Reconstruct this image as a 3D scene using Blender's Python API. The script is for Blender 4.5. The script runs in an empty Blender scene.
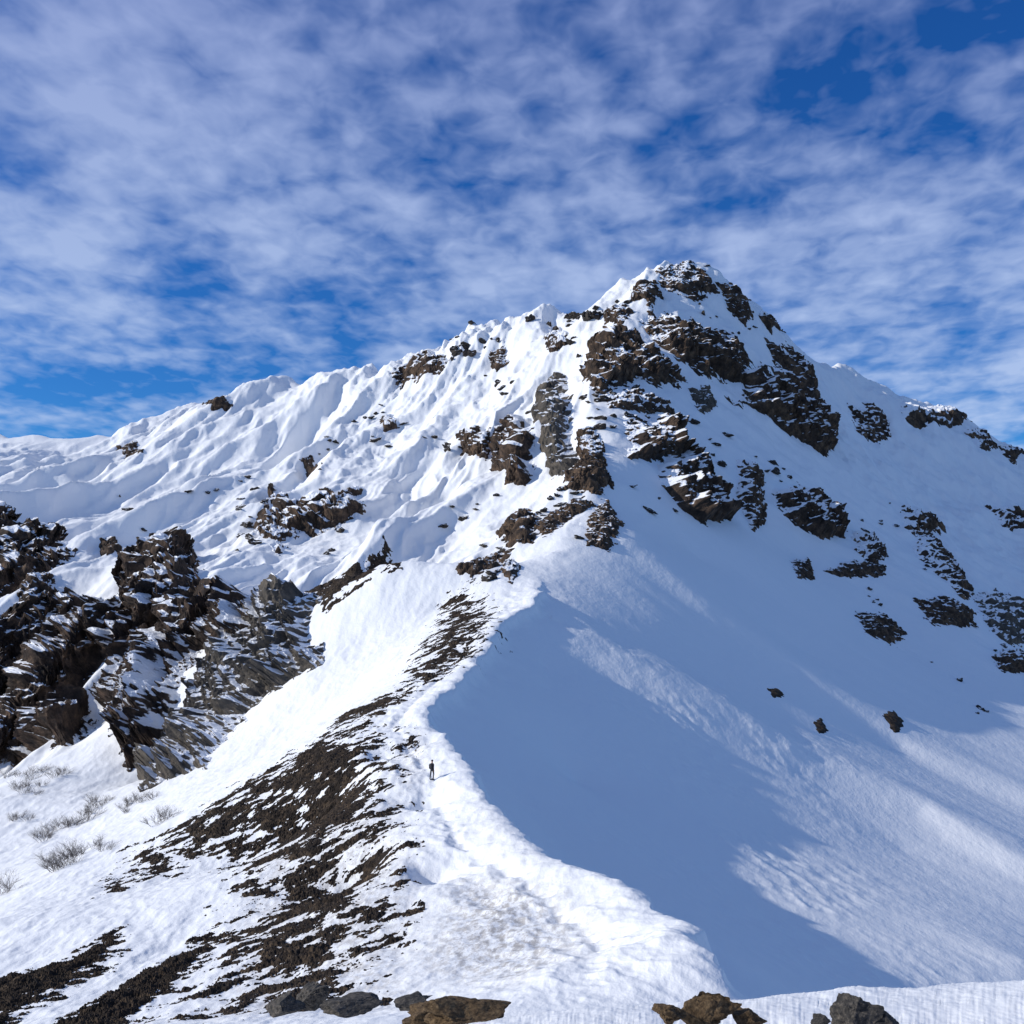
import bpy, bmesh, math, random
import numpy as np
from mathutils import Vector, noise as mnoise
random.seed(4); rng=np.random.default_rng(7)
C=bpy.context.scene
F=1150.0; PITCH=math.atan(88/F); cp,sp=math.cos(PITCH),math.sin(PITCH)
def ray(u,v):
    a=(u-512)/F; b=(512-v)/F
    y=cp-b*sp; z=sp+b*cp
    return a/y, z/y            # per unit of forward distance
def P(u,v,d):
    a,b=ray(u,v); return (a*d,d,b*d)
# ------------------------------------------------------------ noise
_t=rng.permutation(256); _p=np.concatenate([_t,_t]).astype(np.int32)
_ang=rng.random(256)*2*math.pi; _gx=np.cos(_ang); _gy=np.sin(_ang)
def perlin(x,y,seed=0):
    x=x+seed*17.31; y=y+seed*9.77
    xi=np.floor(x).astype(np.int64); yi=np.floor(y).astype(np.int64)
    fx=x-xi; fy=y-yi; xi&=255; yi&=255
    u=fx*fx*fx*(fx*(fx*6-15)+10); v=fy*fy*fy*(fy*(fy*6-15)+10)
    x1=(xi+1)&255; y1=(yi+1)&255
    def g(a,b,dx,dy):
        h=_p[_p[a]+b]; return _gx[h]*dx+_gy[h]*dy
    n00=g(xi,yi,fx,fy); n10=g(x1,yi,fx-1,fy); n01=g(xi,y1,fx,fy-1); n11=g(x1,y1,fx-1,fy-1)
    a=n00+u*(n10-n00); b=n01+u*(n11-n01)
    return (a+v*(b-a))*1.5
def fbm(x,y,o=4,seed=0,gain=.5):
    s=0;a=1;t=0
    for i in range(o):
        s=s+a*perlin(x*2**i,y*2**i,seed+i*3.3); t+=a; a*=gain
    return s/t
def ridged(x,y,o=4,seed=0,gain=.5):
    s=0;a=1;t=0
    for i in range(o):
        s=s+a*(1-2*np.abs(perlin(x*2**i,y*2**i,seed+i*3.3))); t+=a; a*=gain
    return s/t
def sstep(a,b,x):
    t=np.clip((x-a)/(b-a),0,1); return t*t*(3-2*t)
# ------------------------------------------------------------ control lines
R1=[(745,992,44),(715,960,50),(680,930,57),(640,905,63),(590,885,70),(545,860,78),(515,835,86),(490,800,98),(465,765,112),(448,740,124),(432,728,131),(445,705,142),(480,672,160),(495,650,175),(500,630,188),(525,615,200),(545,598,215)]
R2=[(545,598,215),(540,570,245),(570,530,280),(598,490,318),(600,450,350),(592,410,390),(600,375,440),(625,330,490),(660,288,535),(686,261,560)]
SL=[(686,261,560),(668,266,560),(640,286,565),(610,307,575),(560,321,590),(520,323,600),(490,343,610),(440,354,630),(400,374,640),(370,384,640),(335,372,660),(300,385,670),(260,397,690),(215,403,710),(160,424,740),(120,438,760),(60,444,790),(0,436,820),(-150,420,900),(-400,440,950)]
SR=[(686,261,560),(707,269,563),(728,285,568),(757,309,577),(785,335,588),(807,358,595),(840,366,620),(868,388,640),(900,406,650),(950,406,660),(975,432,665),(1000,446,670),(1024,454,680),(1100,500,700),(1250,580,740)]
KN=[(545,598,215),(500,582,232),(450,570,243),(415,562,248),(380,561,250),(345,578,252),(310,600,255)]
RB=[(310,600,255),(288,607,252),(262,650,245),(225,700,238),(175,760,230),(150,785,225)]
CP=[]
def line(L,k=.035):
    W=[np.array(P(*q)) for q in L]; out=[]
    for a,b in zip(W[:-1],W[1:]):
        n=max(1,int(np.linalg.norm(b-a)/(k*a[1])))
        for i in range(n): out.append(a+(b-a)*i/n)
    out.append(W[-1]); return out
l1=line(R1); CP+=l1
l2=line(R2,.05); CP+=l2[1:]
sl=line(SL,.05); sr=line(SR,.05); CP+=sl[1:]+sr[1:]
CP+=line(KN,.05)[1:]; CP+=line(RB,.06)[1:]
for q in (sl+sr)[::2]:
    for dd,dz in ((60,-35),(160,-90),(500,-200),(2500,-300)):
        k=(q[1]+dd)/q[1]; CP.append(np.array((q[0]*k,q[1]+dd,q[2]+dz)))
for i in range(0,len(l1)-1):
    a=l1[i]; b=l1[i+1]; t=b-a; n=np.array((t[1],-t[0])); n/=np.linalg.norm(n)
    if n[0]<0: n=-n
    near=a[1]<135
    for off,dz in ((2.5,-1.9),(8,-6.3 if near else -5.4),(-4,-.35),(-9,-1.0)):
        if off<0 and a[1]<52: continue
        if off>5 and i%2: continue
        CP.append(np.array((a[0]+n[0]*off,a[1]+n[1]*off,a[2]+dz)))
PX=[ # right face
(870,980,110),(760,900,130),(650,800,150),(600,700,178),(1024,960,130),(1024,850,190),(1024,750,270),(1024,650,380),(1024,550,520),(1024,480,630),
(900,850,175),(900,750,240),(900,650,330),(900,550,430),(900,470,540),(800,850,155),(800,750,205),(800,650,280),(800,560,370),(800,470,450),(800,400,530),
(700,750,180),(700,650,235),(700,560,310),(700,480,380),(700,400,450),(700,330,510),(620,650,210),(620,600,240),(640,540,285),(700,900,115),(575,780,150),(620,860,116),(700,930,85),(780,980,86),
(950,600,380),(950,500,540),(860,430,570),
# saddle, left flank
(500,980,55),(560,930,62),(430,900,78),(430,820,100),(350,900,85),(300,980,62),(200,950,76),(0,1000,69),(0,920,95),(100,860,122),(200,800,150),(300,740,178),(350,690,196),(400,640,216),(440,610,230),(360,640,225),(300,680,215),(400,1010,48),(120,1024,58),(380,770,120),(420,760,122),(320,830,112),(240,870,108),
# gully floor left and left mountain
(60,845,175),(0,880,150),(0,800,210),(60,780,225),(130,800,190),(0,755,290),(60,740,285),(110,700,300),(90,620,340),(20,600,370),(0,520,430),(70,545,430),(180,560,400),(150,640,320),(200,640,300),(260,600,320),(250,560,370),
(300,540,380),(200,480,500),(100,500,520),(400,480,450),(400,420,540),(500,400,520),(500,480,400),(430,540,340),(380,550,330),(300,590,310),(350,500,430),(300,460,560),(100,462,690),(0,480,620),(560,400,480),(540,350,560),(560,470,360),(530,520,305),(480,550,300),(450,440,490),
# near ground
(520,1012,14),(620,1003,14),(700,999,14),(860,989,14),(1024,979,14),(1150,970,14),(440,1030,14),(300,1070,14),(0,1120,14),(300,1050,30),(100,1060,32),(430,1030,27),(0,1060,45)]
CP+=[np.array(P(*q)) for q in PX]
# hidden dips and land outside the frame
RAW=[(0,0.5,-1.7),(3,5,-2.6),(-3,5,-2.6),(0,9,-3.75),(4,9,-3.65),(-4,9,-4.1),(8,8,-3.0),(2,11.3,-4.15),(5,11.3,-4.1),(3,20,-8.6),(8,20,-8.8),(13,22,-9.5),(5,32,-12.6),(14,34,-15.5),(22,34,-15.5),(18,60,-27),(30,60,-28),(45,70,-33),
(60,100,-46),(110,110,-60),(150,190,-62),(260,400,-45),(380,620,-10),(30,85,-36),(-200,200,-50),(-300,400,0),(-480,700,70),(-100,70,-42),(-60,30,-26),(-20,9,-7),(25,8,-4),(60,20,-16),(-30,300,-2),(-5,262,2),(-22,275,3),(-55,285,-6),(2500,2500,-200),(-2500,2500,-150)]
CP+=[np.array(q,float) for q in RAW]
CP=np.array(CP)
key=np.round(CP[:,:2]*2).astype(int); _,ui=np.unique(key,axis=0,return_index=True); CP=CP[np.sort(ui)]
N=len(CP); D=np.linalg.norm(CP[:,None,:2]-CP[None,:,:2],axis=2)
A=np.zeros((N+3,N+3)); A[:N,:N]=-D+np.eye(N)*.05; A[:N,N]=1; A[:N,N+1:]=CP[:,:2]; A[N:,:N]=A[:N,N:].T
w=np.linalg.solve(A,np.concatenate([CP[:,2],[0,0,0]]))
cx=CP[:,0].astype(np.float32); cy=CP[:,1].astype(np.float32); wf=w.astype(np.float32)
def base(x,y):
    o=np.empty(x.size); xf=x.ravel(); yf=y.ravel()
    for i in range(0,x.size,40000):
        a=xf[i:i+40000].astype(np.float32)[:,None]-cx; b=yf[i:i+40000].astype(np.float32)[:,None]-cy
        o[i:i+40000]=-np.sqrt(a*a+b*b)@wf[:N]
    return o.reshape(x.shape)+w[N]+w[N+1]*x+w[N+2]*y
rl=np.array([*l1,*l2]); rl=rl[np.argsort(rl[:,1])]
RIBS=[([(590,640,205),(700,700,200),(820,755,202),(930,810,195),(1050,880,178)],2.4,7.),
      ([(640,560,275),(760,640,262),(880,710,250),(1040,800,232)],2.0,9.)]
def linedist(x,y,L):
    d=np.full(x.shape,1e9); sg=np.zeros(x.shape)
    W=[P(*q) for q in L]
    for a,b in zip(W[:-1],W[1:]):
        ex,ey=b[0]-a[0],b[1]-a[1]; px,py=x-a[0],y-a[1]; t=np.clip((px*ex+py*ey)/(ex*ex+ey*ey),0,1)
        q=np.hypot(px-ex*t,py-ey*t); c=np.sign(ex*py-ey*px); m=q<d; d=np.where(m,q,d); sg=np.where(m,c,sg)
    return d*sg
def detail(x,y):
    xr=np.interp(y,rl[:,1],rl[:,0]); s=x-xr
    left=1/(1+np.exp(np.clip(s/9,-30,30))); right=1-left
    far=sstep(215,330,y+.35*np.maximum(-x-40,0)); hi=sstep(380,520,y)
    # left mountain: spurs and gullies down the fall line
    c=.95*x-.31*y; a=.31*x+.95*y
    wx=fbm(x/60,y/70,3,5)*17
    fl=ridged((c+wx)/58,a/230,2,1,.4)
    fl2=ridged((c+wx*.9)/23,a/90,3,9,.5)
    amp_=.6+.9*sstep(-.4,.4,fbm(x/90,y/90,2,8))
    fd=1-.65*sstep(640,720,y)
    z=left*far*fd*(13*(fl-.35)+5.6*amp_*(fl2-.3)+2.2*fbm(x/15,y/26,5,3,.55)+2.5*fbm(c/34,a/80,2,6))
    z+=left*hi*2.6*(ridged(x/18,y/26,4,21,.6)-.3)*sstep(-120,-20,x+40)
    # crags on the skyline left of the summit
    z+=sstep(560,590,y)*(1-sstep(640,680,y))*np.exp(-((x+5)/80)**2)*(1-sstep(40,62,x))*6.*(ridged((x+.3*y)/19,y/30,4,71,.6)-.4)
    z+=sstep(600,640,y)*(1-sstep(690,730,y))*(x<0)*2.0*(ridged(x/20,y/36,4,73,.6)-.3)
    # right face
    c2=.6*x+.8*y; a2=.8*x-.6*y
    z+=right*sstep(90,160,y)*(.8*fbm((c2+.1*a2)/26,a2/110,3,12)+.2*fbm(c2/5,a2/30,3,14)*(.5+fbm(x/50,y/50,2,19)))
    z+=right*hi*(4.6*(ridged(x/34,y/44,4,16)-.35)+1.6*(ridged(x/9,y/12,3,17)-.3))
    z+=right*sstep(300,420,y)*1.6*ridged(c2/22,a2/36,3,18)
    for L,am,wd in RIBS:
        d=linedist(x,y,L)+3.5*fbm(x/24,y/24,3,81); z+=right*am*np.where(d>0,np.exp(-(d/(wd*1.8))**2),np.exp(-(d/wd)**2))
    # wind crust below the crest
    cr=right*sstep(70,110,y)*(1-sstep(190,260,y))*np.exp(-((s-34)/20)**2)
    z+=cr*.30*ridged(c2/3.2,a2/5.0,2,31)*sstep(-.35,.2,fbm(x/18,y/18,2,33))
    # saddle drifts
    sd=(1-far)*sstep(20,50,y)*left
    z+=sd*(.55*fbm(x/9,y/16,4,41)+.17*ridged(x/2.8,y/5.5,3,44)+.05*ridged(x/.9,y/2.4,2,46))
    # trodden line along the crest
    tr=s+4.2+1.2*perlin(y/17,y*0,66); z-=(1-sstep(150,180,y))*sstep(46,54,y)*np.exp(-(tr/.45)**2)*(.16+.10*np.sin(y*4.2))
    z+=(1-sstep(18,40,y))*(.09*fbm(x/2.2,y/2.2,4,51)+.03*fbm(x/.4,y/.4,3,52))
    # cornice: a wavy lip with a sharp step down on the lee side
    k=(1-sstep(205,240,y))*sstep(38,46,y)
    sw=s+1.5*perlin(y/10,y*0,61)+1.0*np.abs(perlin(y/4.5,y*0,63))+.6*np.abs(perlin(y/1.9,y*0,64))
    z+=k*(.8*np.exp(-((sw+.6)/2.2)**2)*(sw<0)+.8*np.exp(-(.6/2.2)**2)*(sw>=0)*np.exp(-np.maximum(sw,0)/.7)-1.1*(1-np.exp(-np.maximum(sw,0)/.6))*np.exp(-np.maximum(sw,0)/14))
    # scallops carved into the windward side just behind the lip
    z+=k*np.exp(-((s+5)/4)**2)*.42*ridged(x/3.6+y/9,y/6,3,65)
    return z
AZ=np.concatenate([np.radians(np.linspace(-70,-29,60,endpoint=False)),np.radians(np.linspace(-29,29,1000,endpoint=False)),np.radians(np.linspace(29,70,60))])
RR=np.concatenate([np.geomspace(2,40,150,endpoint=False),np.geomspace(40,780,1050,endpoint=False),np.geomspace(780,5000,60)])
AA,RG=np.meshgrid(AZ,RR); X=RG*np.sin(AA); Y=RG*np.cos(AA)
Z=base(X,Y)+detail(X,Y)
def H(x,y):
    az=np.arctan2(x,y); r=np.hypot(x,y)
    i=np.interp(az,AZ,np.arange(len(AZ))); j=np.interp(r,RR,np.arange(len(RR)))
    i0=np.minimum(i.astype(int),len(AZ)-2); j0=np.minimum(j.astype(int),len(RR)-2); fi=i-i0; fj=j-j0
    return (Z[j0,i0]*(1-fi)+Z[j0,i0+1]*fi)*(1-fj)+(Z[j0+1,i0]*(1-fi)+Z[j0+1,i0+1]*fi)*fj
T=np.geomspace(9,1100,4000)
def cast(u,v):
    a,b=ray(u,v); h=H(a*T,T)-b*T
    k=np.argmax(h>0) if (h>0).any() else np.argmax(np.where(T>400,h/T,-9))
    d=T[k]; return np.array((a*d,d,H(np.array(a*d),np.array(d))))
# ------------------------------------------------------------ mesh helpers
def gridmesh(name,V,keep=None,smooth=True,attr=None):
    R_,C_=V.shape[:2]; idx=np.arange(R_*C_).reshape(R_,C_)
    q=np.stack([idx[:-1,:-1],idx[:-1,1:],idx[1:,1:],idx[1:,:-1]],-1).reshape(-1,4)
    if keep is not None: q=q[keep.ravel()]
    vv=V.reshape(-1,3)
    us,inv=np.unique(q,return_inverse=True); vv=vv[us]; q=inv.reshape(-1,4)
    m=bpy.data.meshes.new(name); m.vertices.add(len(vv)); m.vertices.foreach_set('co',vv.astype(np.float32).ravel())
    m.loops.add(q.size); m.loops.foreach_set('vertex_index',q.astype(np.int32).ravel())
    m.polygons.add(len(q)); m.polygons.foreach_set('loop_start',(np.arange(len(q))*4).astype(np.int32)); 
    m.polygons.foreach_set('use_smooth',np.full(len(q),smooth))
    m.update(calc_edges=True)
    if attr is not None:
        a_=m.attributes.new(attr[0],'FLOAT','POINT'); a_.data.foreach_set('value',attr[1].ravel()[us].astype(np.float32))
    return m
def link(name,m,mat,parent=None):
    o=bpy.data.objects.new(name,m); C.collection.objects.link(o)
    if mat: m.materials.clear(); m.materials.append(mat)
    if parent: o.parent=parent
    return o
def tag(o,label,cat,group=None,kind=None):
    o['label']=label; o['category']=cat
    if group:o['group']=group
    if kind:o['kind']=kind
    return o
# ------------------------------------------------------------ materials
def mk(name):
    m=bpy.data.materials.new(name); m.use_nodes=True; nt=m.node_tree
    return m,nt,nt.nodes,nt.links,nt.nodes['Principled BSDF']
def nz(nt,scale,detail=4,rough=.55,vec=None,mapscale=None,rot=0):
    n=nt.nodes.new('ShaderNodeTexNoise'); n.inputs['Scale'].default_value=scale; n.inputs['Detail'].default_value=detail; n.inputs['Roughness'].default_value=rough
    tc=nt.nodes.new('ShaderNodeTexCoord'); v=tc.outputs['Object']
    if mapscale:
        mp=nt.nodes.new('ShaderNodeMapping'); mp.inputs['Scale'].default_value=mapscale; mp.inputs['Rotation'].default_value[2]=rot
        nt.links.new(v,mp.inputs[0]); v=mp.outputs[0]
    nt.links.new(v,n.inputs['Vector']); return n.outputs['Fac']
def ramp(nt,fac,stops):
    r=nt.nodes.new('ShaderNodeValToRGB'); e=r.color_ramp.elements
    e[0].position,e[0].color=stops[0][0],(*stops[0][1],1); e[1].position,e[1].color=stops[-1][0],(*stops[-1][1],1)
    for p,c in stops[1:-1]:
        k=e.new(p); k.color=(*c,1)
    nt.links.new(fac,r.inputs[0]); return r.outputs[0]
def math_(nt,op,a,b=None,clamp=False):
    n=nt.nodes.new('ShaderNodeMath'); n.operation=op; n.use_clamp=clamp
    for i,q in enumerate((a,b)):
        if q is None: continue
        if isinstance(q,(int,float)): n.inputs[i].default_value=q
        else: nt.links.new(q,n.inputs[i])
    return n.outputs[0]
def bump(nt,h,dist,strength=1,prev=None):
    b=nt.nodes.new('ShaderNodeBump'); b.inputs['Distance'].default_value=dist; b.inputs['Strength'].default_value=strength
    nt.links.new(h,b.inputs['Height'])
    if prev: nt.links.new(prev,b.inputs['Normal'])
    return b.outputs[0]
def mix(nt,f,a,b):
    m=nt.nodes.new('ShaderNodeMix'); m.data_type='RGBA'
    for s,q in ((m.inputs[0],f),(m.inputs[6],a),(m.inputs[7],b)):
        if isinstance(q,tuple): s.default_value=(*q,1)
        elif isinstance(q,(int,float)): s.default_value=q
        else: nt.links.new(q,s)
    return m.outputs[2]
snow,nt,nd,lk,bs=mk('wind_packed_snow')
at=nd.new('ShaderNodeAttribute'); at.attribute_name='dirt'
sp_=ramp(nt,nz(nt,2.2,4,.75,mapscale=(1,.5,1)),[(.42,(0,0,0)),(.60,(1,1,1))])
df=math_(nt,'MULTIPLY',at.outputs['Fac'],sp_,True)
c=mix(nt,df,(.85,.86,.88),(.28,.24,.20)); lk.new(c,bs.inputs['Base Color'])
bs.inputs['Roughness'].default_value=.6; bs.inputs['Specular IOR Level'].default_value=.2
b1=bump(nt,nz(nt,.5,5,.62,mapscale=(1,.6,1),rot=.5),.40,.5); lk.new(b1,bs.inputs['Normal'])
def rockmat(name,cols,sc,snowlo=None,snowhi=None,usea=False):
    m,nt,nd,lk,bs=mk(name)
    nA=nz(nt,sc,5,.68)
    c=ramp(nt,nA,[(.3,cols[0]),(.5,cols[1]),(.72,cols[2])])
    if snowlo is not None:
        if usea:
            a=nd.new('ShaderNodeAttribute'); a.attribute_name='up'; src=a.outputs['Fac']
        else:
            g=nd.new('ShaderNodeNewGeometry'); sx=nd.new('ShaderNodeSeparateXYZ'); lk.new(g.outputs['Normal'],sx.inputs[0]); src=sx.outputs[2]
        k=math_(nt,'ADD',src,math_(nt,'MULTIPLY',math_(nt,'SUBTRACT',nA,.5),.45))
        s=math_(nt,'MULTIPLY',math_(nt,'SUBTRACT',k,snowlo),1/(snowhi-snowlo),True)
        c=mix(nt,s,c,(.84,.85,.88))
    lk.new(c,bs.inputs['Base Color']); bs.inputs['Roughness'].default_value=.9; bs.inputs['Specular IOR Level'].default_value=.2
    lk.new(bump(nt,nz(nt,sc*2.5,4,.7),.6/sc*.25,.8),bs.inputs['Normal']); return m
BR=[(.016,.013,.012),(.056,.038,.027),(.18,.115,.07)]
cliff=rockmat('dark_basalt',BR,.25,.62,.68,True)
wallm=rockmat('steep_dark_basalt',[(.014,.012,.011),(.050,.034,.025),(.17,.108,.068)],.3,.62,.68,True)
buttm=rockmat('left_cliff_basalt',[(.012,.010,.010),(.042,.029,.022),(.14,.09,.06)],.3,.70,.76,True)
spine=rockmat('bare_dark_basalt',BR,.4,.84,.90,True)
grey=rockmat('grey_basalt',[(.035,.033,.033),(.085,.074,.062),(.17,.14,.11)],.3,.74,.80,True)
screem=rockmat('brown_scree',[(.010,.008,.007),(.030,.021,.015),(.11,.075,.045)],1.3)
stone=rockmat('loose_dark_stone',[(.015,.014,.014),(.04,.034,.03),(.09,.075,.06)],1.1,.80,.88)
nearstone=rockmat('near_grey_stone',[(.02,.02,.022),(.06,.055,.05),(.17,.145,.12)],7)
nearbrown=rockmat('near_brown_stone',[(.03,.02,.012),(.10,.065,.035),(.22,.15,.08)],9)
# ------------------------------------------------------------ terrain
def sdist(x,y,poly):
    n=len(poly); d=np.full(x.shape,1e9); inside=np.zeros(x.shape,bool)
    for i in range(n):
        ax,ay=poly[i]; bx,by=poly[(i+1)%n]; ex,ey=bx-ax,by-ay; px,py=x-ax,y-ay
        t=np.clip((px*ex+py*ey)/(ex*ex+ey*ey+1e-9),0,1)
        d=np.minimum(d,np.hypot(px-ex*t,py-ey*t))
        c=((ay>y)!=(by>y))&(x<(bx-ax)*(y-ay)/(by-ay+1e-12)+ax); inside^=c
    return np.where(inside,d,-d)
dirt=np.zeros(X.shape)
for pp,s in (([(450,880),(560,880),(600,920),(580,960),(500,990),(400,970)],.7),([(420,730),(440,745),(420,790),(395,800),(385,760)],.5),([(480,800),(510,835),(560,870),(520,870),(470,830)],.45),([(250,860),(400,800),(430,900),(420,1010),(200,1024)],.5)):
    pl=[cast(*q)[:2] for q in pp]; sd_=sdist(X,Y,pl); dirt=np.maximum(dirt,s*sstep(-2,4,sd_))
tm=gridmesh('terrain',np.stack([X,Y,Z],-1),attr=('dirt',dirt))
to=link('terrain',tm,snow); tag(to,'snow covered mountain, saddle and ridge','terrain',kind='structure')
# ------------------------------------------------------------ patches of rock growing out of the snow
def blur(a,k=2):
    for _ in range(k):
        p=np.pad(a,((1,1),(1,1)),mode='edge'); a=(p[:-2,1:-1]+p[2:,1:-1]+p[1:-1,:-2]+p[1:-1,2:]+2*a)/6
    return a
def patch(name,poly_px,amp,seed,mat,gap=.12,wl=.38,smooth=False,res=1.25,saw=.7,small=.3,body=.6,rock=True,wall=0,streak=None):
    P3=np.array([cast(*q) for q in poly_px]); md=np.median(P3[:,1])
    poly=P3[:,:2]
    us=[q[0] for q in poly_px]; vs=[q[1] for q in poly_px]
    us_=max(us)-min(us); vs_=max(vs)-min(vs)
    az=np.arctan2(poly[:,0],poly[:,1]); r=np.hypot(poly[:,0],poly[:,1])
    ma=(az.max()-az.min())*.1+.002; mr=(r.max()-r.min())*.1+r.mean()*.003
    a=np.linspace(az.min()-ma,az.max()+ma,int(min(520,us_*res*1.25+14))); rr=np.linspace(r.min()-mr,r.max()+mr,int(min(620,max(vs_*res*1.9,us_*.4)+16)))
    A2,R2_=np.meshgrid(a,rr); x=R2_*np.sin(A2); y=R2_*np.cos(A2); zb=H(x,y)
    sd=sdist(x,y,poly); inr=max(sd.max(),.3); s=np.clip(sd/(.6*inr),-1.6,1); s=np.where(s<0,s*1.7,s)
    size=max(us_,vs_)*md/F
    w_=size*wl
    e=max(size*.06,.8); gx=(H(x+e,y)-H(x-e,y))/(2*e); gy=(H(x,y+e)-H(x,y-e))/(2*e)
    up_=.9
    if rock:
        w_=np.clip(w_,5,16); n1=fbm(x/w_,y/w_,5,seed,.6)
        n2=ridged(x/2.6,y/3.2,3,seed+5,.6)
        if wall:
            # tiers of steep wall: each tier leans out towards its top, then steps back to a ledge that holds snow
            big=wall>=10
            ph=(zb+wall*(1.1 if big else 1.2)*fbm(x/22,y/24,5,seed+8,.62))/wall; sw=ph-np.floor(ph); sw=np.where(sw<.86,sw/.86,(1-sw)/.14)
            col=ridged((x+.25*y+2.5*fbm(zb/7,x/9,3,seed+3))/(8 if big else 7),zb/(34 if big else 26),5,seed+11,.65)
            nL=fbm(x/24,y/34,4,seed+1,.6)
            m=body*s-gap+(.9 if big else 1.0)*nL+.25*n1+(.35*(col-.3) if big else 0)
            Dp=np.where(m>0,np.minimum(m*2.5,1),m*2.)*amp*.45+np.clip(m*3,0,1)*(wall*(.30 if big else .42)*sw+amp*(1.15 if big else .9)*(col-.3))+small*(n2*1.6+2.2*n1)
            up_=.6
        else:
            n3=ridged((x+fbm(x/w_,y/w_,2,seed+2)*w_*.6)/(w_*.45),y/(w_*1.0),3,seed+11,.5)
            hs=min(max(size*.2,4.),9); ph=(zb+hs*1.6*fbm(x/w_,y/w_,3,seed+8))/hs; sw=ph-np.floor(ph); sw=np.where(sw<.8,sw/.8,(1-sw)/.2)
            Dp=amp*(body*s-gap+.95*n1+.30*(n3-.2)+saw*(sw-.5))+small*n2*1.6
    else:
        n2=ridged(x/(w_*.28),y/(w_*.28),3,seed+5,.6)
        xa,ya=(x,y) if streak is None else ((x*streak[0]+y*streak[1])/streak[2],(-x*streak[1]+y*streak[0]))
        n1=.85*fbm(xa/w_,ya/w_,5,seed,.72)+.42*fbm(x/(w_*3),y/(w_*3),2,seed+4)
        Dp=amp*(body*s-gap+1.5*n1+small*n2*.3)
    nn=np.stack([-gx*1.4,-gy*1.4,np.ones_like(gx)*up_],-1); nn/=np.linalg.norm(nn,axis=-1,keepdims=True)
    V=np.stack([x,y,zb],-1)+nn*Dp[...,None]
    tx=np.gradient(V,axis=1); ty=np.gradient(V,axis=0); nr=np.cross(tx,ty); nr/=np.linalg.norm(nr,axis=-1,keepdims=True)+1e-9
    up=blur(nr[...,2],1)
    if up.mean()<0: up=-up
    mx=np.maximum(np.maximum(Dp[:-1,:-1],Dp[1:,:-1]),np.maximum(Dp[:-1,1:],Dp[1:,1:]))
    return link(name,gridmesh(name,V,mx>-.06*amp,smooth,('up',up)),mat)
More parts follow.
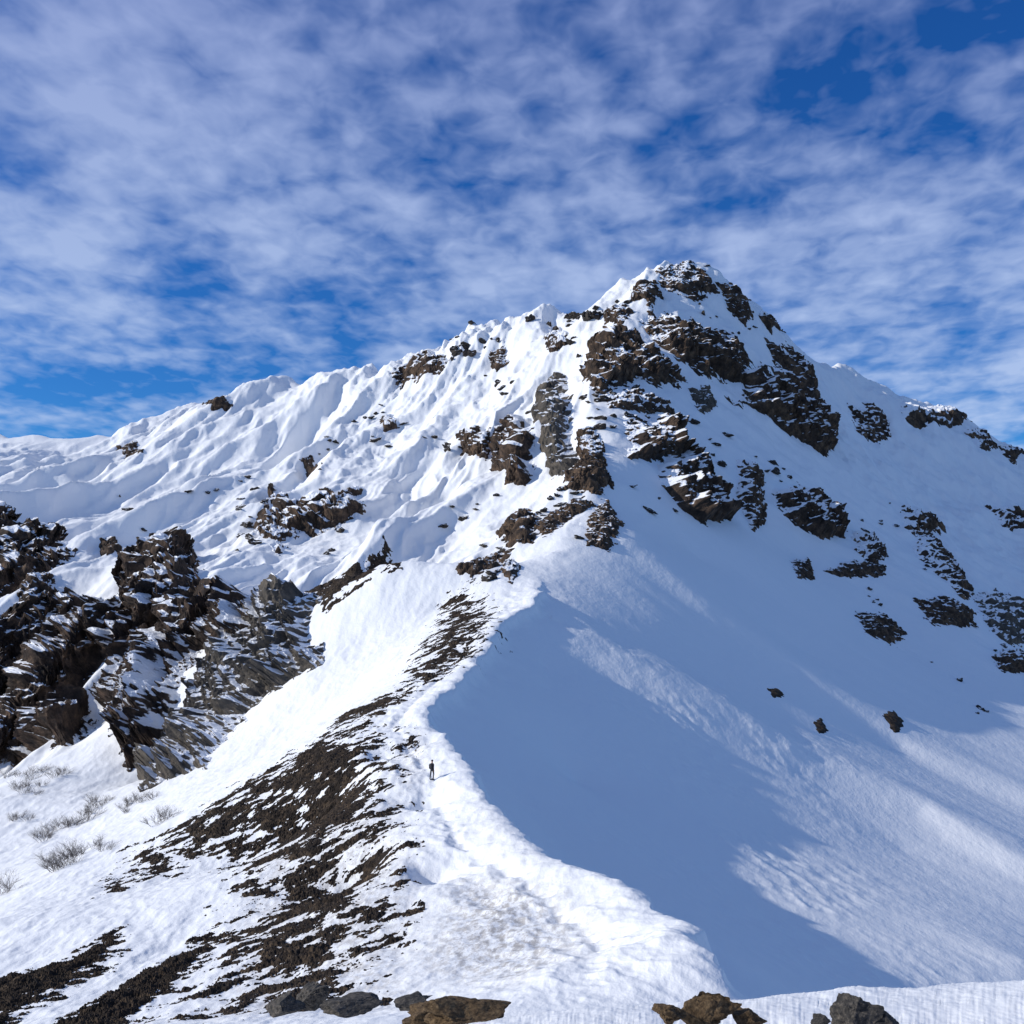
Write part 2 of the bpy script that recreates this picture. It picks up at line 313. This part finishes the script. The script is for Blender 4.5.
OUT=[
([(660,274),(672,266),(688,262),(704,270),(712,286),(690,298),(668,292)],2.2,cliff,'dark rocky cap on the very summit of the mountain'),
([(650,312),(672,303),(695,322),(720,330),(750,350),(762,372),(735,382),(700,372),(672,352),(650,340)],5,cliff,'broad dark crag just below the summit, above the wide snow ledge'),
([(598,345),(622,335),(650,350),(685,378),(660,392),(625,385),(600,395),(590,370)],5,cliff,'dark crag on the left shoulder of the summit cone'),
([(603,396),(640,392),(668,402),(672,412),(640,412),(610,408)],3,cliff,'low dark band directly under the left summit crag'),
([(735,382),(760,370),(790,382),(800,398),(822,410),(835,440),(822,456),(800,440),(778,426),(745,410),(730,398)],5.5,cliff,'largest dark cliff on the right side of the summit cone'),
([(768,345),(792,352),(812,372),(822,404),(810,404),(792,382),(774,364)],4.,cliff,'dark rib running down the right skyline of the summit'),
([(718,286),(740,292),(750,312),(744,324),(728,308)],3,cliff,'small dark step on the skyline right of the summit cap'),
([(758,316),(772,316),(782,330),(770,334)],2.4,cliff,'little dark notch rock between two right skyline steps'),
([(636,288),(654,282),(662,294),(650,304),(632,300)],2.6,cliff,'small dark patch left of the summit cap'),
([(604,312),(622,304),(632,312),(622,324),(608,322)],2.4,cliff,'small craggy tooth on the skyline left of the summit'),
([(544,392),(554,378),(562,374),(567,400),(569,440),(576,462),(564,474),(550,464),(542,430),(539,405)],4.2,grey,'tall grey rock pillar in the middle of the snow face'),
([(500,430),(518,418),(534,428),(536,468),(525,486),(508,482),(493,460)],4.6,wallm,'dark overhanging cliff left of the grey pillar'),
([(458,435),(480,430),(492,445),(486,460),(466,454)],3.2,cliff,'small dark step left of the overhanging cliff'),
([(578,434),(594,428),(603,445),(598,466),(582,460)],2.6,cliff,'dark block just right of the grey pillar'),
([(626,420),(650,410),(676,425),(682,450),(660,466),(630,458)],5,wallm,'rounded dark crag in the centre below the summit cone'),
([(690,390),(708,386),(716,405),(700,412)],2.2,grey,'small grey knob between the central crag and the large right cliff'),
([(668,455),(690,448),(705,470),(717,490),(724,516),(700,522),(680,505),(662,485)],4.8,wallm,'ragged dark crag low on the slope below the rounded central crag'),
([(738,465),(752,460),(762,480),(766,520),(752,530),(740,500)],3.6,cliff,'narrow vertical dark rib below the large right cliff'),
([(776,495),(800,484),(825,500),(844,520),(840,536),(815,533),(785,515)],4.4,wallm,'isolated dark boulder crag in open snow right of the narrow rib'),
([(570,474),(590,454),(604,460),(608,484),(598,494),(568,490)],2.4,spine,'brown grey rock tooth on the ridge crest under the pillar'),
([(500,534),(514,518),(524,511),(536,528),(532,544),(508,548)],2.0,spine,'jagged dark tooth on the ridge behind the snowy knoll'),
([(535,528),(556,512),(582,498),(590,506),(566,522),(545,536)],1.3,spine,'thin dark rock spine between the ridge tooth and the brown grey tooth'),
([(460,570),(480,559),(505,548),(510,554),(490,568),(472,577)],1.2,spine,'thin dark rock strip behind the top of the knoll'),
([(592,515),(608,502),(620,526),(606,550),(590,546)],1.1,spine,'patch of broken brown rock low on the crest of the ridge'),
([(500,574),(512,560),(520,568),(512,584)],.8,spine,'tiny dark rock where the spine meets the knoll'),
([(266,505),(280,492),(300,510),(330,502),(358,490),(360,518),(330,532),(300,531),(278,556),(266,538)],4,wallm,'horseshoe shaped dark cliff alone in the left snow slope'),
([(-25,518),(20,525),(70,535),(60,555),(30,580),(0,597),(-25,600)],5,buttm,'dark cliff cut by the left edge of the view'),
([(-25,650),(30,608),(70,598),(110,600),(142,622),(130,660),(90,672),(60,700),(72,735),(20,758),(-25,745)],6,buttm,'biggest dark buttress low on the far left'),
([(22,585),(50,578),(60,598),(40,622),(22,606)],3,cliff,'small dark rock between the two far left cliffs'),
([(128,578),(185,553),(205,588),(255,598),(264,625),(235,642),(205,632),(190,662),(168,692),(150,742),(130,762),(122,700),(140,650)],6,buttm,'long dark cliff between the biggest left buttress and the grey rib'),
([(272,614),(284,598),(294,606),(308,648),(302,668),(270,692),(232,722),(192,768),(158,780),(164,742),(200,702),(242,652)],4.4,grey,'grey brown rock rib descending left from the snowy knoll'),
([(392,374),(410,364),(440,354),(450,362),(420,378),(398,386)],2.4,cliff,'row of small dark rocks along the left skyline shoulder'),
([(380,418),(392,416),(396,428),(384,432)],1.8,cliff,'tiny dark rock below the left skyline shoulder'),
([(850,408),(872,404),(892,424),(880,440),(858,432)],3.0,cliff,'dark rock just under the right skyline saddle'),
([(902,408),(935,400),(958,406),(972,418),(940,426),(908,422)],3.4,cliff,'flat dark crag on the right skyline'),
([(965,430),(982,428),(996,446),(980,448)],2.3,cliff,'small dark rock on the skyline right of the flat crag'),
([(998,446),(1015,442),(1026,454),(1010,462)],2.3,cliff,'small dark rock where the skyline meets the right edge'),
([(988,508),(1010,506),(1040,520),(1040,534),(1004,526)],2.6,cliff,'dark streak of rock at the right edge below the skyline'),
([(900,512),(925,514),(942,528),(930,536),(906,528)],2.6,cliff,'upper dark block above the diagonal right rock band'),
([(912,532),(932,536),(952,560),(972,590),(960,596),(935,572),(916,552)],3.,cliff,'diagonal dark rock band on the right slope'),
([(852,532),(874,532),(884,552),(876,566),(860,556)],2.2,cliff,'small dark block left of the diagonal right band'),
([(826,572),(850,562),(884,566),(884,574),(850,578)],1.7,spine,'thin level rock strip under the small dark block'),
([(793,560),(808,558),(812,578),(798,578)],1.3,spine,'tiny dark rock in smooth snow left of the thin strip'),
([(858,614),(885,616),(902,632),(894,644),(868,634)],1.6,spine,'dark rock in the open right slope below the thin strip'),
([(918,600),(945,598),(972,612),(968,624),(930,622)],1.8,spine,'low dark rock below the diagonal right band'),
([(978,598),(1005,594),(1040,606),(1040,636),(1000,638),(984,618)],3.,grey,'brownish crag at the right edge, halfway down the slope'),
([(993,655),(1015,650),(1040,658),(1040,674),(1004,672)],1.8,spine,'lowest dark rock at the right edge'),
([(884,716),(894,711),(903,726),(895,732)],.4,screem,'small lone rock in the lower right snow slope'),
([(814,722),(821,719),(827,731),(819,734)],.35,screem,'tiny lone rock left of the lower right lone rock'),
([(768,690),(778,690),(784,697),(774,698)],.3,screem,'tiniest dark rock high in the shaded bowl'),
([(100,540),(116,536),(120,552),(106,558)],2.2,spine,'tiny dark rock above the long left cliff'),
([(118,446),(136,440),(142,452),(126,458)],1.4,spine,'small rock patch on the left end of the skyline'),
([(204,402),(224,398),(232,406),(212,410)],1.3,spine,'pale rock nub on the left skyline'),
([(300,460),(312,456),(318,466),(306,470)],1.4,spine,'tiny dark rock high in the flutes above the horseshoe cliff'),
([(490,352),(504,346),(508,364),(496,372)],2.,cliff,'small dark crag on the skyline between the shoulder and the summit'),
([(544,336),(560,328),(566,344),(552,352)],1.8,cliff,'small dark crag in the upper flutes near the summit cone'),
]
WALL={1:9,2:9,4:9,11:7,14:9,16:9,25:7,26:12,27:14,29:14,30:12,18:8}
GAP={26:-.05,27:-.10,29:-.10,30:-.18,25:0.,10:-.15,11:-.05}
for i,(pl,am,mt,lb) in enumerate(OUT):
    o=patch('rock_outcrop',pl,am,i*7+3,mt,gap=GAP.get(i,.03),wl=.4,saw=.35,small=.12 if am<1 else (.75 if i in (26,27,29,30) else .6 if i in WALL else .4),wall=WALL.get(i,0),res=1.35); tag(o,lb,'rock outcrop')
SC=[
([(385,733),(396,770),(390,800),(385,850),(395,930),(365,970),(335,1000),(290,1012),(215,1012),(225,950),(245,900),(250,862),(215,850),(150,880),(108,892),(140,850),(220,800),(290,755),(340,728)],'wide brown scree bared by wind on the near flank of the saddle'),
([(470,580),(492,600),(500,640),(470,662),(420,692),(395,702),(410,662),(432,630),(440,600)],'thin brown scree streaks near the crest above the saddle'),
([(-20,980),(60,965),(116,930),(104,965),(40,1003),(-20,1034)],'short scree strip in the bottom left corner'),
([(50,1028),(130,982),(216,925),(200,965),(130,1016),(80,1044)],'scree strip between the corner strip and the wide scree'),
([(306,604),(335,578),(360,562),(390,557),(392,566),(370,580),(345,596),(320,608)],'brown scree ridge on top of the snowy knoll'),
([(338,718),(380,697),(424,690),(384,714),(345,724)],'narrow scree streak just above the wide scree'),
]
for i,(pl,lb) in enumerate(SC):
    o=patch('scree',pl,.42 if i!=4 else .8,90+i*4,screem,gap=[.30,.44,.15,.18,.02,.18][i],wl=[.05,.07,.09,.08,.3,.25][i],res=1.9,small=1.0,body=.42,rock=False,streak=(.85,.53,1.35) if i<4 else None)
    tag(o,lb,'scree',kind='stuff')
# ------------------------------------------------------------ loose stones
def boulder(name,seed,sub=3,flat=.65,rough=.35,npl=9,cut=(.55,.85)):
    rd=random.Random(seed*13+1)
    bpy.ops.mesh.primitive_ico_sphere_add(subdivisions=sub,radius=1); o=bpy.context.object; m=o.data
    of=Vector((seed*3.1,seed*1.7,seed*.9))
    planes=[(Vector((rd.gauss(0,1),rd.gauss(0,1),rd.gauss(0,.8))).normalized(),rd.uniform(*cut)) for _ in range(npl)]
    for v in m.vertices:
        c=v.co.copy()
        for n,d in planes:
            k=c.dot(n)
            if k>d: c-=n*(k-d)*.97
        c*=1+rough*mnoise.fractal(c*1.6+of,.9,2.1,6)
        c.z*=flat; v.co=c
    m.name=name; bpy.data.objects.remove(o); return m
bm_=[boulder('small_rock',i+1,3,random.uniform(.4,.8),.5) for i in range(6)]
for m in bm_: m.materials.append(stone)
SM=[([600,800,270,520],52,'small dark rock poking through snow around the summit cone','small rocks on the summit cone',(.6,2.0)),
([450,640,320,430],52,'small dark rock on the fluted face left of the summit','small rocks on the fluted face',(.7,2.2)),
([850,1020,480,720],40,'small dark rock strewn over the right hand slope','small rocks on the right slope',(.4,1.3)),
([90,260,450,560],28,'small dark rock on the upper left snow slope','small rocks on the upper left slope',(.7,2.2)),
([300,480,390,560],36,'small dark rock in the middle left snow slope','small rocks on the middle left slope',(.7,1.8)),
([470,625,470,570],52,'small dark rock along the rocky spine above the knoll','small rocks on the spine',(.4,1.4))]
def put(p,s,lb,gp,tall=1.):
    o=bpy.data.objects.new('small_rock',random.choice(bm_)); C.collection.objects.link(o)
    o.location=(p[0],p[1],p[2]+s*.1); o.scale=(s*random.uniform(.8,1.9),s,s*random.uniform(.7,1.5)*tall); o.rotation_euler=(random.uniform(-.4,.4),random.uniform(-.4,.4),random.uniform(0,6.28))
    tag(o,lb,'rock',gp)
for (u0,u1,v0,v1),n,lb,gp,(s0,s1) in SM:
    k=0
    cl=[(random.uniform(u0,u1),random.uniform(v0,v1)) for _ in range(max(3,n//4))]
    while k<n:
        q=random.choice(cl); u=q[0]+random.gauss(0,11); v=q[1]+random.gauss(0,8)
        if gp.endswith('spine') and random.random()<.85:
            t=random.random(); u=480+125*t+random.gauss(0,9); v=568-100*t+random.gauss(0,8)
        p=cast(u,v)
        k+=1
        if p[1]>700: continue
        put(p,random.uniform(s0**.5,s1**.5)**2,lb,gp)
for i in range(36):   # teeth standing on the skyline left of the summit
    t=random.random()**.8; u=385+250*t; L=[q for q in SL]
    v=np.interp(u,[q[0] for q in L][::-1],[q[1] for q in L][::-1])+random.uniform(-2,9)
    p=cast(u,v); put(p,random.uniform(.9,2.6),'small rocky tooth on the skyline left of the summit','rocky teeth on the skyline',1.7)
# foreground rocks: (u, row of the top, distance, half width, flatness)
FG=[(286,990,26,.62,.6,'black jagged rock at the bottom left, beside the wide scree',nearstone),
(312,979,27,.66,.7,'taller black rock right behind the jagged bottom left rock',nearstone),
(356,996,26,.80,.4,'low black rock slab right of the two bottom left rocks',nearstone),
(408,996,18,.50,.35,'flat grey stone left of the brown grassy mound',nearstone),
(468,993,14,.60,.45,'brown earthy mound at the bottom centre',nearbrown),
(425,1006,15,.4,.35,'brown flat stone at the foot of the earthy mound',nearbrown),
(699,991,11.2,.40,.7,'brownish cracked rock on the near snow, left of centre right',nearbrown),
(744,1008,11.2,.22,.6,'small brown stone touching the cracked rock',nearbrown),
(850,993,11.2,.32,.85,'pointed dark grey rock on the near snow',nearstone),
(888,1009,11.1,.32,.6,'low dark grey rock right of the pointed one',nearstone),
(668,1004,11.0,.2,.7,'small pale brown stone left of the cracked rock',nearbrown),
(822,1015,10.9,.14,.7,'smallest dark stone left of the pointed grey rock',nearstone)]
for i,(u,v,d,s,fl,lb,mt) in enumerate(FG):
    m=boulder('boulder',50+i,6,fl,.30 if mt is nearstone else .42,24,(.3,.75)); m.materials.append(mt)
    R_=max(math.hypot(q.co.x,q.co.y) for q in m.vertices)
    for q in m.vertices: q.co.x/=R_; q.co.y/=R_
    a,b=ray(u,v); tz=max(q.co.z for q in m.vertices)
    o=bpy.data.objects.new('boulder',m); C.collection.objects.link(o); o.location=(a*d,d,b*d-tz*s); o.scale=(s,s,s); o.rotation_euler[2]=random.uniform(0,6)
    tag(o,lb,'rock')
# ------------------------------------------------------------ bare shrubs
twig,nt,nd,lk,bs=mk('bare_twigs'); lk.new(ramp(nt,nz(nt,3,3),[(.3,(.05,.042,.038)),(.7,(.12,.10,.09))]),bs.inputs['Base Color']); bs.inputs['Roughness'].default_value=.9
def shrub(seed):
    rd=random.Random(seed); V=[];Fc=[]
    def tube(a,b,r0,r1):
        t=(b-a).normalized(); n=t.cross(Vector((.3,.9,.2))).normalized(); m=t.cross(n); k=len(V)
        for p,r in ((a,r0),(b,r1)):
            for j in range(3):
                an=j*2.094; V.append(p+(n*math.cos(an)+m*math.sin(an))*r)
        for j in range(3): Fc.append((k+j,k+(j+1)%3,k+3+(j+1)%3,k+3+j))
    def grow(p,d,l,r,g):
        q=p
        for s in range(3):
            d=(d+Vector((rd.gauss(0,.22),rd.gauss(0,.22),.05))).normalized(); n=q+d*l/3; tube(q,n,r,r*.8); r*=.8; q=n
            if g>0:
                for _ in range(2): grow(q,(d+Vector((rd.gauss(0,.6),rd.gauss(0,.6),rd.gauss(.1,.3)))).normalized(),l*.6,r*.75,g-1)
    for i in range(10):
        an=rd.uniform(0,6.28); sp2=rd.uniform(.1,.9); grow(Vector((math.cos(an)*1.1*rd.random(),math.sin(an)*1.1*rd.random(),-.3)),Vector((math.cos(an)*sp2,math.sin(an)*sp2,1)).normalized(),rd.uniform(.9,1.9),.03,2)
    m=bpy.data.meshes.new('bare_shrub'); m.from_pydata([tuple(v) for v in V],[],Fc); m.materials.append(twig); return m
sm=[shrub(i) for i in range(5)]
SP=[(8,775),(18,778),(28,780),(45,772),(54,775),(62,770),(15,790),(35,795),(26,789),(60,862),(66,858),(48,835),(56,832),(66,828),(72,825),(90,812),(100,806),(95,809),(86,816),(128,806),(140,800),(134,803),(124,812),(12,820),(20,818),(5,895),(95,850),(160,822),(52,866),(166,818),(2,765),(10,762),(40,840),(105,802),(58,868),(34,775)]
SP+=[(a+random.gauss(0,7),b+random.gauss(0,3)) for a,b in SP[::2]]
for (u,v) in SP:
    p=cast(u+random.uniform(-3,3),v+random.uniform(-3,3)); o=bpy.data.objects.new('bare_shrub',random.choice(sm)); C.collection.objects.link(o)
    o.location=p; s=random.uniform(.6,1.05); o.scale=(s*1.2,s,s*.9); o.rotation_euler[2]=random.uniform(0,6)
    tag(o,'bare leafless shrub in the snowy gully at the far left','shrub','bare shrubs in the left gully')
# ------------------------------------------------------------ person
def flatmat(n,c,r=.8):
    m,nt,nd,lk,bs=mk(n); lk.new(ramp(nt,nz(nt,14,4),[(.3,tuple(q*.8 for q in c)),(.7,tuple(q*1.2 for q in c))]),bs.inputs['Base Color']); bs.inputs['Roughness'].default_value=r; return m
jm=flatmat('dark_jacket',(.018,.02,.028)); tm_=flatmat('dark_trousers',(.012,.012,.014)); sk=flatmat('skin',(.45,.27,.19),.5); hm=flatmat('black_hat',(.01,.01,.01)); pk=flatmat('backpack_cloth',(.03,.03,.035))
def skin(name,V,E,Rr,root=0,sub=2):
    m=bpy.data.meshes.new(name); m.from_pydata(V,E,[]); o=bpy.data.objects.new(name,m); C.collection.objects.link(o)
    md=o.modifiers.new('s','SKIN'); md.use_smooth_shade=True; o.modifiers.new('u','SUBSURF').levels=sub
    for i,r in enumerate(Rr): m.skin_vertices[0].data[i].radius=(r,r) if not isinstance(r,tuple) else r
    m.skin_vertices[0].data[root].use_root=True
    dg=bpy.context.evaluated_depsgraph_get(); me=bpy.data.meshes.new_from_object(o.evaluated_get(dg)); bpy.data.objects.remove(o); me.name=name; return me
V=[(0,0,.95),(0,.01,1.12),(0,.01,1.34),(0,.01,1.46),(0,-.01,1.54),(0,-.02,1.62),(0,-.02,1.72)]; R_=[(.16,.11),(.15,.105),(.18,.115),(.09,.08),(.055,.055),(.085,.095),(.075,.085)]
E=[(0,1),(1,2),(2,3),(3,4),(4,5),(5,6)]
def add(par,pts):
    for p,r in pts: V.append(p); R_.append(r); E.append((par,len(V)-1)); par=len(V)-1
    return par
for s,st in ((-1,.16),(1,-.16)):
    add(0,[((s*.10,0,.88),.095),((s*.11,-st*.6-.02,.50),.062),((s*.115,-st*.55+.06,.10),.045),((s*.12,-st*.55+.02,.04),.045),((s*.13,-st*.55-.14,.03),.036)])
    h=add(2,[((s*.19,.01,1.40),.068),((s*.25,.04+st*.3,1.12),.05),((s*.25,-.06+st*.6,.89),.034),((s*.25,-.09+st*.65,.82),(.026,.036))])
    hy=-.09+st*.65
    for j,(fy,fl) in enumerate(((.03,.06),(.01,.075),(-.01,.08),(-.03,.07))):
        add(h,[((s*.25,hy+fy,.785),.009),((s*.245,hy+fy-.005,.785-fl*.55),.008),((s*.235,hy+fy-.015,.785-fl),.007)])
    add(h,[((s*.235,hy-.045,.81),.010),((s*.225,hy-.065,.775),.008)])
me=skin('body',V,E,R_)
for mm in (tm_,jm,sk): me.materials.append(mm)
for p in me.polygons:
    z=p.center.z; ax=abs(p.center.x)
    p.material_index=2 if (z>1.5 or (z<.86 and ax>.2)) else (1 if (z>.86) else 0); p.use_smooth=True
pp=cast(432,780)
pe=bpy.data.objects.new('person',None); C.collection.objects.link(pe); pe.location=pp; pe.rotation_euler[2]=2.5; tag(pe,'person in dark clothes walking alone along the snow crest','person')
link('body',me,None,pe)
def blob(name,loc,sc,mat,cut=None,par=pe):
    b=bmesh.new(); bmesh.ops.create_icosphere(b,subdivisions=3,radius=1)
    if cut is not None: bmesh.ops.delete(b,geom=[v for v in b.verts if v.co.z<cut],context='VERTS')
    for v in b.verts: v.co=Vector((v.co.x*sc[0],v.co.y*sc[1],v.co.z*sc[2]))+Vector(loc)
    m=bpy.data.meshes.new(name); b.to_mesh(m); b.free()
    for p in m.polygons:p.use_smooth=True
    return link(name,m,mat,par)
blob('hat',(0,-.015,1.70),(.105,.115,.10),hm,-.1)
blob('nose',(0,-.125,1.655),(.014,.02,.022),sk)
for s in (-1,1):
    blob('eye',(s*.032,-.108,1.675),(.012,.008,.008),hm); blob('boot',(s*.125,(-.16 if s<0 else .16)*-.55-.05,.05),(.055,.14,.06),hm); blob('ear',(s*.092,-.01,1.655),(.012,.022,.032),sk)
b=bmesh.new(); bmesh.ops.create_cube(b,size=1); bmesh.ops.bevel(b,geom=b.edges[:],offset=.18,segments=3,affect='EDGES')
for v in b.verts: v.co=Vector((v.co.x*.32,v.co.y*.2+.2,v.co.z*.48+1.22))
m=bpy.data.meshes.new('backpack'); b.to_mesh(m); b.free(); link('backpack',m,pk,pe)
# ------------------------------------------------------------ light, sky
S=Vector((-.88,-.05,.45)).normalized()
el=math.asin(S.z); az=math.atan2(S.x,S.y)
L=bpy.data.lights.new('sun','SUN'); L.energy=4.0; L.angle=math.radians(.5); L.color=(1,.95,.85)
lo=bpy.data.objects.new('sun',L); C.collection.objects.link(lo); lo.rotation_euler=S.to_track_quat('Z','Y').to_euler()
W=bpy.data.worlds.new('World'); C.world=W; W.use_nodes=True; nt=W.node_tree; nd=nt.nodes; lk=nt.links; bg=nd['Background']
sky=nd.new('ShaderNodeTexSky'); sky.sky_type='NISHITA'; sky.sun_disc=False; sky.sun_elevation=el; sky.sun_rotation=az; sky.altitude=1500; sky.dust_density=.3; sky.ozone_density=2.5
tc=nd.new('ShaderNodeTexCoord'); sx=nd.new('ShaderNodeSeparateXYZ'); lk.new(tc.outputs['Generated'],sx.inputs[0])
iz=math_(nt,'DIVIDE',1.0,math_(nt,'ADD',math_(nt,'MAXIMUM',sx.outputs[2],0.0),.14))
vm=nd.new('ShaderNodeVectorMath'); vm.operation='SCALE'; lk.new(tc.outputs['Generated'],vm.inputs[0]); lk.new(iz,vm.inputs['Scale'])
def cn(scale,det,rough,ms=(1,1,1),rot=0,off=(0,0,0),dist=0):
    mp=nd.new('ShaderNodeMapping'); mp.inputs['Scale'].default_value=ms; mp.inputs['Rotation'].default_value[2]=rot; mp.inputs['Location'].default_value=off; lk.new(vm.outputs[0],mp.inputs[0])
    n=nd.new('ShaderNodeTexNoise'); n.inputs['Scale'].default_value=scale; n.inputs['Detail'].default_value=det; n.inputs['Roughness'].default_value=rough; n.inputs['Distortion'].default_value=dist; lk.new(mp.outputs[0],n.inputs['Vector']); return n.outputs['Fac']
big=cn(1.6,2,.5,(1,1,0),.3,(3.1,1.2,0)); mid=cn(4.8,3,.5,(1,.85,0),.4,(1,5,0),.2); fine=cn(17,3,.5,(1,.75,0),.2,(0,2,0),.3)
s1=math_(nt,'ADD',math_(nt,'MULTIPLY',big,1.3),math_(nt,'ADD',math_(nt,'MULTIPLY',mid,1.15),math_(nt,'MULTIPLY',fine,.8)))
gapz=ramp(nt,sx.outputs[2],[(.150,(0,0,0)),(.178,(1,1,1)),(.188,(1,1,1)),(.215,(0,0,0))])
gapx=ramp(nt,math_(nt,'ADD',sx.outputs[0],.5),[(.05,(0,0,0)),(.14,(1,1,1)),(.30,(1,1,1)),(.42,(0,0,0))])
gp_=math_(nt,'MULTIPLY',math_(nt,'MULTIPLY',gapz,gapx),.32)
gr=ramp(nt,math_(nt,'ADD',sx.outputs[0],sx.outputs[2]),[(.50,(0,0,0)),(.90,(1,1,1))])
gp_=math_(nt,'ADD',gp_,math_(nt,'MULTIPLY',gr,.22))
cov=ramp(nt,math_(nt,'SUBTRACT',math_(nt,'SUBTRACT',s1,.99),gp_),[(.32,(.02,.02,.02)),(.52,(.27,.27,.27)),(.75,(.62,.62,.62)),(1.1,(.92,.92,.92))])
ccol=ramp(nt,sx.outputs[2],[(.12,(.46,.60,.88)),(.50,(.30,.38,.68)),(.62,(.42,.58,.92)),(.90,(.60,.80,1.05))])  # upper stops: unseen clouds overhead made brighter to lift the snow shadows
hsv=nd.new('ShaderNodeHueSaturation'); hsv.inputs['Saturation'].default_value=1.35; hsv.inputs['Value'].default_value=1.0; lk.new(sky.outputs[0],hsv.inputs['Color'])
mul=nd.new('ShaderNodeMix'); mul.data_type='RGBA'; mul.blend_type='MULTIPLY'; mul.inputs[0].default_value=1; lk.new(hsv.outputs[0],mul.inputs[6]); mul.inputs[7].default_value=(.32,.72,1.12,1)
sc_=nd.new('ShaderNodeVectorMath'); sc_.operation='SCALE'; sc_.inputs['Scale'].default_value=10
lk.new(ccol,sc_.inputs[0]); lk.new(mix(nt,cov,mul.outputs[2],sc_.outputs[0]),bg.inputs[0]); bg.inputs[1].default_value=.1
# ------------------------------------------------------------ camera
cam=bpy.data.cameras.new('camera'); co=bpy.data.objects.new('camera',cam); C.collection.objects.link(co); co.location=(0,0,0); co.rotation_euler=(math.pi/2+PITCH,0,0)
cam.sensor_width=36; cam.lens=36*F/1024; cam.clip_end=9000; cam.clip_start=.1; C.camera=co
C.view_settings.view_transform='Standard'; C.view_settings.look='None'
